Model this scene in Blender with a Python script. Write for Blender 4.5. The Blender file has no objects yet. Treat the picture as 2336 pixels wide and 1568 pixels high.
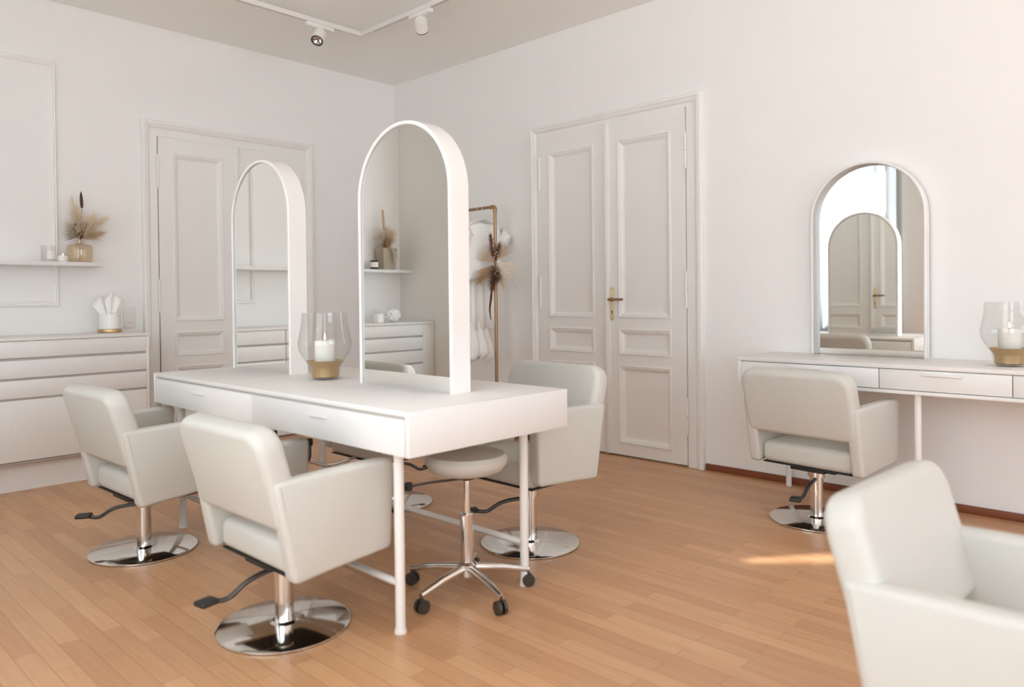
import bpy, bmesh, math, random
from mathutils import Vector, Matrix
random.seed(7)
S = bpy.context.scene
COL = S.collection
PI = math.pi
R = math.radians

# ------------------------------------------------------------------ camera
F_PX, W_PX, H_PX = 1701.66, 2336.0, 1568.0
yaw, pitch, roll = 0.7593, -0.0105, -0.0106
cd = bpy.data.cameras.new('camera'); cam = bpy.data.objects.new('camera', cd); COL.objects.link(cam)
fw = Vector((math.cos(pitch)*math.cos(yaw), math.cos(pitch)*math.sin(yaw), math.sin(pitch)))
r0 = Vector((math.sin(yaw), -math.cos(yaw), 0)); u0 = r0.cross(fw)
cr, sr = math.cos(roll), math.sin(roll)
rt = r0*cr + u0*sr; up = -r0*sr + u0*cr
m = Matrix((rt, up, -fw)).transposed().to_4x4()
m.translation = Vector((-4.448, -5.7525, 1.15))
cam.matrix_world = m
cd.sensor_fit = 'HORIZONTAL'; cd.sensor_width = 36.0
cd.lens = F_PX/W_PX*36.0
cd.shift_y = -(H_PX/2 - 697.175)/W_PX
cd.clip_start = 0.05
cd.dof.use_dof = True
cd.dof.focus_distance = 4.2
cd.dof.aperture_fstop = (cd.lens/1000.0)/0.016
S.camera = cam

# ------------------------------------------------------------------ world, sun, exposure
LX, MY, HC = -5.143, -12.0, 3.195          # left wall, front wall, ceiling height
wd = bpy.data.worlds.new('World'); S.world = wd; wd.use_nodes = True
bg = wd.node_tree.nodes['Background']
wn = wd.node_tree
w_tc = wn.nodes.new('ShaderNodeTexCoord'); w_sx = wn.nodes.new('ShaderNodeSeparateXYZ'); w_rp = wn.nodes.new('ShaderNodeValToRGB')
w_ma = wn.nodes.new('ShaderNodeMath'); w_ma.operation = 'MULTIPLY_ADD'; w_ma.inputs[1].default_value = 0.5; w_ma.inputs[2].default_value = 0.5
wn.links.new(w_tc.outputs['Generated'], w_sx.inputs[0]); wn.links.new(w_sx.outputs['Z'], w_ma.inputs[0]); wn.links.new(w_ma.outputs[0], w_rp.inputs[0])
# world brightened below the horizon to lift the ceiling, sky dimmed above
w_rp.color_ramp.elements[0].position = 0.40; w_rp.color_ramp.elements[0].color = (0.92, 1.01, 1.10, 1)
w_rp.color_ramp.elements[1].position = 0.62; w_rp.color_ramp.elements[1].color = (0.46, 0.58, 0.70, 1)
e_ = w_rp.color_ramp.elements.new(0.5); e_.color = (0.61, 0.74, 0.865, 1)
wn.links.new(w_rp.outputs[0], bg.inputs[0]); bg.inputs[1].default_value = 13.5
S.view_settings.view_transform = 'Standard'; S.view_settings.look = 'None'
S.view_settings.gamma = 1.0; S.view_settings.exposure = -0.48
S.view_settings.use_curve_mapping = False
S.cycles.use_denoising = True
S.cycles.max_bounces = 12; S.cycles.diffuse_bounces = 8; S.cycles.glossy_bounces = 6
S.cycles.transparent_max_bounces = 16; S.cycles.sample_clamp_indirect = 8.0
S.cycles.caustics_reflective = False; S.cycles.caustics_refractive = False
# window openings (also used to cut the walls)
FRONT_WINS = [(-4.85, -3.65, 0.40, 2.95), (-3.40, -2.20, 0.40, 2.95), (-1.90, -0.80, 0.40, 2.95)]     # x0 x1 z0 z1 in the front wall
LEFT_WINS = [(-2.70, -0.95, 0.78, 2.80), (-5.30, -3.45, 0.50, 2.90), (-7.60, -6.30, 0.50, 2.90)]      # y0 y1 z0 z1 in the left wall; last two are unseen, added for side light
def portal(name, loc, rot, sx, sy):
    l = bpy.data.lights.new(name, 'AREA'); l.shape = 'RECTANGLE'; l.size = sx; l.size_y = sy
    l.cycles.is_portal = True
    o = bpy.data.objects.new(name, l); COL.objects.link(o); o.location = loc; o.rotation_euler = rot
for x0, x1, z0, z1 in FRONT_WINS:
    portal('window_daylight', ((x0+x1)/2, MY-0.26, (z0+z1)/2), (R(90), 0, 0), x1-x0, z1-z0)
for y0, y1, z0, z1 in LEFT_WINS:
    portal('window_daylight', (LX-0.26, (y0+y1)/2, (z0+z1)/2), (R(90), 0, R(-90)), y1-y0, z1-z0)
SUN_D = Vector((1.0, -0.10, -0.466)).normalized()
sd = bpy.data.lights.new('sun', 'SUN'); sd.energy = 16.0; sd.angle = R(0.6); sd.color = (1.0, 0.96, 0.90)
so_ = bpy.data.objects.new('sun', sd); COL.objects.link(so_); so_.location = (-9, 0, 4)
so_.rotation_euler = SUN_D.to_track_quat('-Z', 'Y').to_euler()

# ------------------------------------------------------------------ materials
MATS = {}
def mat(name, col, rough=0.5, metal=0.0, noise=0.0, nscale=8.0, bump=0.0, bscale=60.0, spec=0.5, coat=0.0, stretch=(1, 1, 1), coords='Object'):
    ma = bpy.data.materials.new(name); ma.use_nodes = True
    nt = ma.node_tree; b = nt.nodes['Principled BSDF']
    b.inputs['Base Color'].default_value = (*col, 1); b.inputs['Roughness'].default_value = rough
    b.inputs['Metallic'].default_value = metal; b.inputs['Specular IOR Level'].default_value = spec
    b.inputs['Coat Weight'].default_value = coat
    tc = nt.nodes.new('ShaderNodeTexCoord'); mp = nt.nodes.new('ShaderNodeMapping')
    mp.inputs['Scale'].default_value = stretch
    nt.links.new(tc.outputs[coords], mp.inputs[0])
    if noise:
        n = nt.nodes.new('ShaderNodeTexNoise'); n.inputs['Scale'].default_value = nscale; n.inputs['Detail'].default_value = 4
        nt.links.new(mp.outputs[0], n.inputs['Vector'])
        mx = nt.nodes.new('ShaderNodeMix'); mx.data_type = 'RGBA'
        mx.inputs['A'].default_value = (*[c*(1-noise) for c in col], 1)
        mx.inputs['B'].default_value = (*[min(1, c*(1+noise)) for c in col], 1)
        nt.links.new(n.outputs['Fac'], mx.inputs['Factor']); nt.links.new(mx.outputs['Result'], b.inputs['Base Color'])
    if bump:
        n2 = nt.nodes.new('ShaderNodeTexNoise'); n2.inputs['Scale'].default_value = bscale; n2.inputs['Detail'].default_value = 3
        nt.links.new(mp.outputs[0], n2.inputs['Vector'])
        bp = nt.nodes.new('ShaderNodeBump'); bp.inputs['Strength'].default_value = bump; bp.inputs['Distance'].default_value = 0.004
        nt.links.new(n2.outputs['Fac'], bp.inputs['Height']); nt.links.new(bp.outputs[0], b.inputs['Normal'])
    MATS[name] = ma
    return ma
M_WALL = mat('wall_paint', (0.86, 0.85, 0.83), 0.85, noise=0.012, nscale=3, bump=0.12, bscale=90, spec=0.25)
M_CEIL = mat('ceiling_paint', (0.91, 0.90, 0.875), 0.9, noise=0.012, nscale=3, spec=0.2)
M_DOOR = mat('door_lacquer', (0.84, 0.83, 0.80), 0.42, noise=0.01, nscale=6, bump=0.05, bscale=14)
M_FURN = mat('white_melamine', (0.80, 0.79, 0.77), 0.38, noise=0.02, nscale=5, stretch=(14, 14, 1))
M_TOP = mat('table_top_melamine', (0.80, 0.78, 0.75), 0.42, noise=0.02, nscale=5, stretch=(14, 1, 14))
M_GAP = mat('shadow_gap', (0.50, 0.47, 0.44), 0.9, noise=0.02)
M_WMETAL = mat('white_powder_coat', (0.82, 0.80, 0.77), 0.35, noise=0.01)
M_FRAME = mat('mirror_rim_white', (0.83, 0.815, 0.79), 0.45, noise=0.01)
M_MIRROR = mat('mirror_glass', (0.955, 0.96, 0.935), 0.0, metal=1.0, noise=0.001)
M_LEATHER = mat('cream_leather', (0.60, 0.59, 0.545), 0.5, noise=0.03, nscale=5, bump=0.15, bscale=160, spec=0.35)
M_CHROME = mat('chrome', (0.78, 0.77, 0.75), 0.10, metal=1.0, noise=0.01)
M_BLACK = mat('black_rubber', (0.02, 0.018, 0.016), 0.55, noise=0.1)
M_DARKMETAL = mat('dark_steel', (0.10, 0.095, 0.09), 0.35, metal=0.8, noise=0.05)
M_BRASS = mat('brass', (0.56, 0.39, 0.20), 0.32, metal=0.8, noise=0.05, nscale=20)
M_PALEBRASS = mat('pale_brass', (0.80, 0.66, 0.42), 0.35, metal=0.45, noise=0.03, nscale=30)
M_ROD = mat('copper_rod', (0.36, 0.225, 0.125), 0.35, metal=0.8, noise=0.05, nscale=20)
M_WAX = mat('white_wax', (0.86, 0.84, 0.79), 0.5, noise=0.01)
M_CERAMIC = mat('white_ceramic', (0.84, 0.825, 0.80), 0.25, noise=0.01)
M_PAPER = mat('tissue_paper', (0.90, 0.885, 0.86), 0.9, noise=0.01)
M_PLASTIC = mat('white_plastic', (0.80, 0.785, 0.75), 0.35, noise=0.01)
M_BASEB = mat('red_brown_baseboard', (0.21, 0.062, 0.028), 0.4, noise=0.15, nscale=6, stretch=(1, 1, 8))
M_LACE = mat('white_lace', (0.93, 0.92, 0.89), 0.9, noise=0.06, nscale=60, bump=0.9, bscale=110)
M_CLOTH = mat('white_cloth', (0.92, 0.905, 0.875), 0.9, noise=0.03, nscale=12)
M_PAMPAS = mat('pampas_cream', (0.84, 0.72, 0.56), 0.9, noise=0.12, nscale=20)
M_PAMPBEIGE = mat('pampas_pale', (0.80, 0.73, 0.60), 0.9, noise=0.1, nscale=20)
M_TAN = mat('dried_tan', (0.58, 0.40, 0.25), 0.9, noise=0.2, nscale=20)
M_BROWN = mat('dried_brown', (0.22, 0.10, 0.055), 0.9, noise=0.25, nscale=30)
M_DBROWN = mat('dried_dark_brown', (0.10, 0.045, 0.028), 0.9, noise=0.2, nscale=30)
M_GREYGREEN = mat('dried_olive', (0.20, 0.17, 0.11), 0.9, noise=0.2, nscale=30)
M_AMBER2 = mat('tan_ceramic', (0.40, 0.335, 0.25), 0.5, noise=0.05)
M_SILL = mat('window_frame_white', (0.82, 0.81, 0.79), 0.45, noise=0.01)
M_LABEL = mat('paper_label', (0.86, 0.84, 0.80), 0.7, noise=0.01)

def floor_mat():
    ma = bpy.data.materials.new('wood_laminate'); ma.use_nodes = True
    nt = ma.node_tree; b = nt.nodes['Principled BSDF']; L = nt.links.new
    tc = nt.nodes.new('ShaderNodeTexCoord'); mp = nt.nodes.new('ShaderNodeMapping')
    mp.inputs['Rotation'].default_value = (0, 0, R(90))
    L(tc.outputs['Object'], mp.inputs[0])
    br = nt.nodes.new('ShaderNodeTexBrick'); br.offset = 0.37; br.squash = 1.0
    br.inputs['Color1'].default_value = (0.62, 0.36, 0.185, 1); br.inputs['Color2'].default_value = (0.50, 0.26, 0.125, 1)
    br.inputs['Mortar'].default_value = (0.38, 0.175, 0.08, 1)
    br.inputs['Scale'].default_value = 1.0; br.inputs['Mortar Size'].default_value = 0.0012
    br.inputs['Brick Width'].default_value = 0.52; br.inputs['Row Height'].default_value = 0.066
    L(mp.outputs[0], br.inputs['Vector'])
    mp2 = nt.nodes.new('ShaderNodeMapping'); mp2.inputs['Scale'].default_value = (30, 1.6, 1)
    L(tc.outputs['Object'], mp2.inputs[0])
    n = nt.nodes.new('ShaderNodeTexNoise'); n.inputs['Scale'].default_value = 2.2; n.inputs['Detail'].default_value = 5
    L(mp2.outputs[0], n.inputs['Vector'])
    mx = nt.nodes.new('ShaderNodeMix'); mx.data_type = 'RGBA'; mx.blend_type = 'MULTIPLY'; mx.inputs['Factor'].default_value = 0.5
    rp = nt.nodes.new('ShaderNodeValToRGB')
    rp.color_ramp.elements[0].position = 0.3; rp.color_ramp.elements[0].color = (0.80, 0.76, 0.72, 1)
    rp.color_ramp.elements[1].position = 0.7; rp.color_ramp.elements[1].color = (1.08, 1.05, 1.02, 1)
    L(n.outputs['Fac'], rp.inputs[0]); L(br.outputs['Color'], mx.inputs['A']); L(rp.outputs[0], mx.inputs['B'])
    L(mx.outputs['Result'], b.inputs['Base Color'])
    b.inputs['Roughness'].default_value = 0.38; b.inputs['Specular IOR Level'].default_value = 0.9
    return ma
M_FLOOR = floor_mat()

def glass_mat(name, tint=(0.97, 0.97, 0.965), refl=1.0, body=0.0, bodycol=(0.8, 0.6, 0.4)):
    ma = bpy.data.materials.new(name); ma.use_nodes = True
    nt = ma.node_tree; L = nt.links.new
    for n in list(nt.nodes):
        if n.type == 'BSDF_PRINCIPLED': nt.nodes.remove(n)
    out = [n for n in nt.nodes if n.type == 'OUTPUT_MATERIAL'][0]
    tr = nt.nodes.new('ShaderNodeBsdfTransparent'); tr.inputs[0].default_value = (*tint, 1)
    gl = nt.nodes.new('ShaderNodeBsdfGlossy'); gl.inputs['Roughness'].default_value = 0.03
    lw = nt.nodes.new('ShaderNodeLayerWeight'); lw.inputs['Blend'].default_value = 0.5
    pw = nt.nodes.new('ShaderNodeMath'); pw.operation = 'POWER'; pw.inputs[1].default_value = 4.0
    mu = nt.nodes.new('ShaderNodeMath'); mu.operation = 'MULTIPLY_ADD'; mu.inputs[1].default_value = 0.55*refl; mu.inputs[2].default_value = 0.04*refl
    L(lw.outputs['Facing'], pw.inputs[0]); L(pw.outputs[0], mu.inputs[0])
    mx = nt.nodes.new('ShaderNodeMixShader'); L(mu.outputs[0], mx.inputs[0]); L(gl.outputs[0], mx.inputs[2])
    src = tr.outputs[0]
    if body:
        di = nt.nodes.new('ShaderNodeBsdfDiffuse'); nz = nt.nodes.new('ShaderNodeTexNoise'); nz.inputs['Scale'].default_value = 9
        mc = nt.nodes.new('ShaderNodeMix'); mc.data_type = 'RGBA'
        mc.inputs['A'].default_value = (*bodycol, 1); mc.inputs['B'].default_value = (*[min(1, c*1.15) for c in bodycol], 1)
        L(nz.outputs['Fac'], mc.inputs['Factor']); L(mc.outputs['Result'], di.inputs[0])
        m2 = nt.nodes.new('ShaderNodeMixShader'); m2.inputs[0].default_value = body
        L(tr.outputs[0], m2.inputs[1]); L(di.outputs[0], m2.inputs[2]); src = m2.outputs[0]
    L(src, mx.inputs[1]); L(mx.outputs[0], out.inputs[0])
    return ma
M_GLASS = glass_mat('clear_glass', refl=0.8)
M_PANE = glass_mat('window_pane', (0.99, 0.99, 0.99), refl=0.3)
M_VASEGLASS = glass_mat('amber_glass', (0.985, 0.945, 0.89), refl=1.2, body=0.06, bodycol=(0.74, 0.60, 0.45))

def sheer_mat(name, k):
    ma = bpy.data.materials.new(name); ma.use_nodes = True
    nt = ma.node_tree; L = nt.links.new
    for n in list(nt.nodes):
        if n.type == 'BSDF_PRINCIPLED': nt.nodes.remove(n)
    out = [n for n in nt.nodes if n.type == 'OUTPUT_MATERIAL'][0]
    tl = nt.nodes.new('ShaderNodeBsdfTranslucent'); di = nt.nodes.new('ShaderNodeBsdfDiffuse')
    nz = nt.nodes.new('ShaderNodeTexNoise'); nz.inputs['Scale'].default_value = 40
    mc = nt.nodes.new('ShaderNodeMix'); mc.data_type = 'RGBA'
    mc.inputs['A'].default_value = (k, k, k*.98, 1); mc.inputs['B'].default_value = (k*1.06, k*1.06, k*1.04, 1)
    L(nz.outputs['Fac'], mc.inputs['Factor']); L(mc.outputs['Result'], tl.inputs[0]); L(mc.outputs['Result'], di.inputs[0])
    a = nt.nodes.new('ShaderNodeMixShader'); a.inputs[0].default_value = 0.4
    L(tl.outputs[0], a.inputs[1]); L(di.outputs[0], a.inputs[2]); L(a.outputs[0], out.inputs[0])
    return ma
M_SHEER = sheer_mat('sheer_curtain', 0.52); M_SUNPANEL = sheer_mat('sun_panel_white', 0.84)
def emit_mat(name, col, st):
    ma = bpy.data.materials.new(name); ma.use_nodes = True
    b = ma.node_tree.nodes['Principled BSDF']
    b.inputs['Base Color'].default_value = (*col, 1); b.inputs['Emission Color'].default_value = (*col, 1); b.inputs['Emission Strength'].default_value = st
    return ma
M_FLAME = emit_mat('candle_flame', (1.0, 0.80, 0.50), 1.6)

# ------------------------------------------------------------------ mesh helpers
def NB(): return bmesh.new()
def link(name, me, m, parent=None, smooth=40):
    if m is not None: me.materials.append(m)
    o = bpy.data.objects.new(name, me); COL.objects.link(o)
    if parent is not None: o.parent = parent
    if smooth:
        me.polygons.foreach_set('use_smooth', [True]*len(me.polygons))
        try: me.set_sharp_from_angle(angle=R(smooth))
        except Exception: pass
    me.update()
    return o
def obj(name, bm, m, parent=None, smooth=40, loc=None, fix=True):
    if fix: bmesh.ops.recalc_face_normals(bm, faces=bm.faces)
    me = bpy.data.meshes.new(name); bm.to_mesh(me); bm.free()
    o = link(name, me, m, parent, smooth)
    if loc is not None: o.location = loc
    return o
def empty(name, loc=(0, 0, 0), rz=0.0):
    o = bpy.data.objects.new(name, None); COL.objects.link(o)
    o.location = loc; o.rotation_euler = (0, 0, rz); o.empty_display_size = 0.1
    return o
def tag(o, label, cat, group=None):
    o['label'] = label; o['category'] = cat
    if group: o['group'] = group
    return o
def struct(o, label, cat):
    o['kind'] = 'structure'; o['label'] = label; o['category'] = cat
    return o
def box(bm, x0, x1, y0, y1, z0, z1, bev=0.0, seg=2, mx=None):
    vs = [bm.verts.new((x, y, z)) for x in (x0, x1) for y in (y0, y1) for z in (z0, z1)]
    fs = [bm.faces.new([vs[i] for i in q]) for q in ((0, 1, 3, 2), (4, 6, 7, 5), (0, 4, 5, 1), (2, 3, 7, 6), (0, 2, 6, 4), (1, 5, 7, 3))]
    if bev:
        ed = list({e for f in fs for e in f.edges})
        r = bmesh.ops.bevel(bm, geom=ed, offset=bev, segments=seg, affect='EDGES', profile=0.5)
        vs = list({v for f in r['faces'] for v in f.verts} | {v for v in vs if v.is_valid})
    if mx is not None: bmesh.ops.transform(bm, matrix=mx, verts=[v for v in vs if v.is_valid])
    return vs
def prism(bm, pts, vec, bev=0.0, seg=3):
    """polygon pts (3D) extruded along vec"""
    a = [bm.verts.new(p) for p in pts]; v = Vector(vec); b = [bm.verts.new(Vector(p)+v) for p in pts]
    n = len(pts); fs = [bm.faces.new(a), bm.faces.new(b[::-1])]
    for i in range(n): fs.append(bm.faces.new((a[i], b[i], b[(i+1) % n], a[(i+1) % n])))
    bmesh.ops.recalc_face_normals(bm, faces=fs)
    if bev:
        cap = list(fs[0].edges)+list(fs[1].edges)
        bmesh.ops.bevel(bm, geom=cap, offset=bev, segments=seg, affect='EDGES', profile=0.5)
def lathe(bm, prof, n=40, c=(0, 0, 0), close=False):
    rings = []
    for r, z in prof:
        if r < 1e-6: rings.append([bm.verts.new((c[0], c[1], c[2]+z))])
        else: rings.append([bm.verts.new((c[0]+r*math.cos(2*PI*i/n), c[1]+r*math.sin(2*PI*i/n), c[2]+z)) for i in range(n)])
    for a, b in zip(rings, rings[1:]):
        for i in range(n):
            j = (i+1) % n
            if len(a) == 1 and len(b) == 1: continue
            if len(a) == 1: bm.faces.new((a[0], b[j], b[i]))
            elif len(b) == 1: bm.faces.new((a[i], a[j], b[0]))
            else: bm.faces.new((a[i], a[j], b[j], b[i]))
def tube(bm, pts, r, n=12, caps=True):
    """tube through pts; r is a number or a list"""
    P = [Vector(p) for p in pts]; k = len(P)
    rr = r if isinstance(r, (list, tuple)) else [r]*k
    T = []
    for i in range(k):
        t = (P[min(i+1, k-1)]-P[max(i-1, 0)]); T.append(t.normalized())
    nrm = Vector((0, 0, 1)) if abs(T[0].z) < 0.9 else Vector((1, 0, 0))
    nrm = (nrm - T[0]*nrm.dot(T[0])).normalized()
    rings = []
    for i in range(k):
        nrm = (nrm - T[i]*nrm.dot(T[i])).normalized(); bn = T[i].cross(nrm)
        rings.append([bm.verts.new(P[i]+(nrm*math.cos(2*PI*j/n)+bn*math.sin(2*PI*j/n))*rr[i]) for j in range(n)])
    for a, b in zip(rings, rings[1:]):
        for j in range(n): bm.faces.new((a[j], a[(j+1) % n], b[(j+1) % n], b[j]))
    if caps: bm.faces.new(rings[0][::-1]); bm.faces.new(rings[-1])
def cyl(bm, p0, p1, r, n=24): tube(bm, [p0, p1], r, n)
def bend(pts, rad=0.03, k=5):
    """round the corners of a polyline"""
    P = [Vector(p) for p in pts]; out = [P[0]]
    for i in range(1, len(P)-1):
        a = (P[i-1]-P[i]); b = (P[i+1]-P[i]); d = min(rad, a.length*0.45, b.length*0.45)
        s = P[i]+a.normalized()*d; e = P[i]+b.normalized()*d
        for t in range(k+1):
            t /= k; out.append(s*(1-t)**2+P[i]*2*t*(1-t)+e*t*t)
    out.append(P[-1]); return out
def rrect(w, h, r, k=6, corners=(1, 1, 1, 1)):
    """rounded rectangle centred in x, from z 0 to h: BL BR TR TL"""
    out = []
    for (cx, cz, a0), on in zip(((-w/2, 0, 180), (w/2, 0, 270), (w/2, h, 0), (-w/2, h, 90)), corners):
        rr = r if on == 1 else on
        if not rr: out.append((cx, cz)); continue
        ox = cx+(rr if cx < 0 else -rr); oz = cz+(rr if cz == 0 else -rr)
        for i in range(k+1):
            a = R(a0+90*i/k); out.append((ox+rr*math.cos(a), oz+rr*math.sin(a)))
    return out
def frame_sweep(bm, u0, u1, v0, v1, prof, mx, sides=4):
    """mitred moulding round a rectangle; prof = (inset, height) pairs; sides 3 leaves the bottom open"""
    rings = []
    for ins, h in prof:
        b = v0+ins if sides == 4 else v0
        rings.append([bm.verts.new(mx @ Vector(p)) for p in ((u0+ins, b, h), (u0+ins, v1-ins, h), (u1-ins, v1-ins, h), (u1-ins, b, h))])
    for a, b in zip(rings, rings[1:]):
        for i in range(sides if sides == 4 else 3):
            j = (i+1) % 4; bm.faces.new((a[i], a[j], b[j], b[i]))
def ubox(bm, mx, u0, u1, v0, v1, h0, h1, bev=0.0): return box(bm, u0, u1, v0, v1, h0, h1, bev, 2, mx)

# ------------------------------------------------------------------ room shell
T = 0.25
b = NB(); box(b, LX-T, T, MY-T, T, -0.2, 0.0)
struct(obj('floor', b, M_FLOOR, smooth=0), 'orange-brown wood laminate floor of narrow strips', 'floor')
b = NB(); box(b, LX-T, T, MY-T, T, HC, HC+0.2)
struct(obj('ceiling', b, M_CEIL, smooth=0), 'plain beige-white ceiling above the track lights', 'ceiling')
b = NB(); box(b, LX-T, T, 0, T, 0, HC)
struct(obj('wall_back', b, M_WALL, smooth=0), 'white wall behind the shelf and the long drawer cabinet', 'wall')
b = NB(); box(b, 0, T, MY-T, 0, 0, HC)
struct(obj('wall_right', b, M_WALL, smooth=0), 'white wall with the brass-handled door and the wall desk', 'wall')
def holed(bm, a0, a1, holes, put):
    """wall strip from a0 to a1 with window holes, put(u0,u1,z0,z1) adds a box"""
    cur = a0
    for h0, h1, z0, z1 in sorted(holes):
        put(cur, h0, 0, HC); put(h0, h1, 0, z0); put(h0, h1, z1, HC); cur = h1
    put(cur, a1, 0, HC)
b = NB(); holed(b, MY-T, 0, LEFT_WINS, lambda u0, u1, z0, z1: box(b, LX-T, LX, u0, u1, z0, z1))
struct(obj('wall_left', b, M_WALL, smooth=0), 'white wall with the curtained window, seen in the mirrors', 'wall')
b = NB(); holed(b, LX, 0, FRONT_WINS, lambda u0, u1, z0, z1: box(b, u0, u1, MY-T, MY, z0, z1))
struct(obj('wall_front', b, M_WALL, smooth=0), 'white wall with three tall windows behind the viewer', 'wall')

# axes of the walls: local u to the right as seen from the room, v up, third axis into the room
MX_BACK = Matrix(((1, 0, 0, 0), (0, 0, -1, 0), (0, 1, 0, 0), (0, 0, 0, 1)))
MX_RIGHT = Matrix(((0, 0, -1, 0), (-1, 0, 0, 0), (0, 1, 0, 0), (0, 0, 0, 1)))
MX_LEFT = Matrix(((0, 0, 1, LX), (1, 0, 0, 0), (0, 1, 0, 0), (0, 0, 0, 1)))
MX_FRONT = Matrix(((-1, 0, 0, 0), (0, 0, 1, MY), (0, 1, 0, 0), (0, 0, 0, 1)))

def window(name, mx, u0, u1, v0, v1, label):
    w = empty(name, (0, 0, 0)); struct(w, label, 'window')
    b = NB()
    for (a, c, d, e) in ((u0, u0+.06, v0, v1), (u1-.06, u1, v0, v1), (u0, u1, v0, v0+.06), (u0, u1, v1-.06, v1), ((u0+u1)/2-.04, (u0+u1)/2+.04, v0, v1), (u0, u1, v0+(v1-v0)*.7-.035, v0+(v1-v0)*.7+.035)):
        ubox(b, mx, a, c, d, e, -0.16, -0.10, 0.004)
    obj('window_frame', b, M_SILL, w)
    b = NB(); ubox(b, mx, u0+.02, u1-.02, v0+.02, v1-.02, -0.135, -0.129); obj('pane', b, M_PANE, w)
    b = NB(); ubox(b, mx, u0-.05, u1+.05, v0-.035, v0, -0.10, 0.05, 0.006); obj('window_sill', b, M_SILL, w)
    return w
for i, (y0, y1, z0, z1) in enumerate(LEFT_WINS):
    window('window_%d' % (i+1), MX_LEFT, y0, y1, z0, z1, ('curtained window in the left wall, reflected in the wall mirror', 'unseen window added to the left wall for sun and side light, behind the gap panel', 'unseen window added to the left wall behind the viewer for side light')[i])
for i, (x0, x1, z0, z1) in enumerate(FRONT_WINS):
    window('window_%d' % (i+4), MX_FRONT, -x1, -x0, z0, z1, ('left', 'middle', 'right')[i]+' tall window in the wall behind the viewer')
# sheer curtain of the left window
def curtain(name, y0, y1, z0, z1, x, amp, waves, label):
    b = NB(); n = 220; rows = []
    for k in range(2):
        z = (z0, z1)[k]; rows.append([b.verts.new((x+amp*math.sin(2*PI*waves*i/n)*(1.15-0.3*k)+amp*.4*math.sin(2*PI*waves*2.3*i/n+1), y0+(y1-y0)*i/n, z)) for i in range(n+1)])
    for i in range(n): b.faces.new((rows[0][i], rows[0][i+1], rows[1][i+1], rows[1][i]))
    o = obj(name, b, M_SHEER, None, smooth=80)
    return tag(o, label, 'curtain')
curtain('sheer_curtain', -2.84, -0.86, 0.03, 2.98, LX+0.13, 0.040, 15, 'sheer white curtain at the window, reflected in the wall mirror')

# unseen translucent panel, added; its slanted gap shapes the sun streak on the floor
BX = LX+0.02
def back(p):
    t = (BX-p[0])/SUN_D.x; return (p[1]+t*SUN_D.y, t*SUN_D.z)
bz0, bz1, by0, by1 = .47, 2.95, -5.36, -3.39
g = [back(q) for q in ((-1.42, -4.235), (-1.00, -4.575), (-1.10, -4.665), (-1.43, -4.30))]
b = NB()
o4 = [b.verts.new((BX, y, z)) for y, z in ((by1, bz0), (by0, bz0), (by0, bz1), (by1, bz1))]
cy = sum(q[0] for q in g)/4; cz = sum(q[1] for q in g)/4
g.sort(key=lambda q: math.atan2(q[1]-cz, -(q[0]-cy)))
k = min(range(4), key=lambda i: (g[i][0]-by1)**2+(g[i][1]-bz0)**2); g = g[k:]+g[:k]
i4 = [b.verts.new((BX, y, z)) for y, z in g]
for i in range(4): b.faces.new((o4[i], o4[(i+1) % 4], i4[(i+1) % 4], i4[i]))
tag(obj('sun_gap_panel', b, M_SUNPANEL, smooth=0), 'unseen white panel with a slanted gap, added to shape the sun streak', 'blind')
# baseboards
b = NB(); ubox(b, MX_RIGHT, 3.29, -MY, 0, 0.042, 0, 0.014, 0.003); ubox(b, MX_RIGHT, 0.014, 1.77, 0, 0.042, 0, 0.014, 0.003)
struct(obj('baseboard_right', b, M_BASEB), 'thin red-brown baseboard along the right wall', 'baseboard')
b = NB(); ubox(b, MX_BACK, LX, -2.34, 0, 0.042, 0, 0.014, 0.003); ubox(b, MX_BACK, -0.913, 0, 0, 0.042, 0, 0.014, 0.003)
struct(obj('baseboard_back', b, M_BASEB), 'thin red-brown baseboard along the back wall', 'baseboard')
# wall moulding panel
b = NB(); frame_sweep(b, -3.64, -2.885, 1.125, 2.785, [(0, 0), (0, .014), (.006, .02), (.014, .016), (.02, .02), (.03, .012), (.034, 0)], MX_BACK)
struct(obj('trim_1', b, M_WALL, smooth=25), 'rectangular wall moulding frame above the drawer cabinet', 'wall trim')

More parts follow.
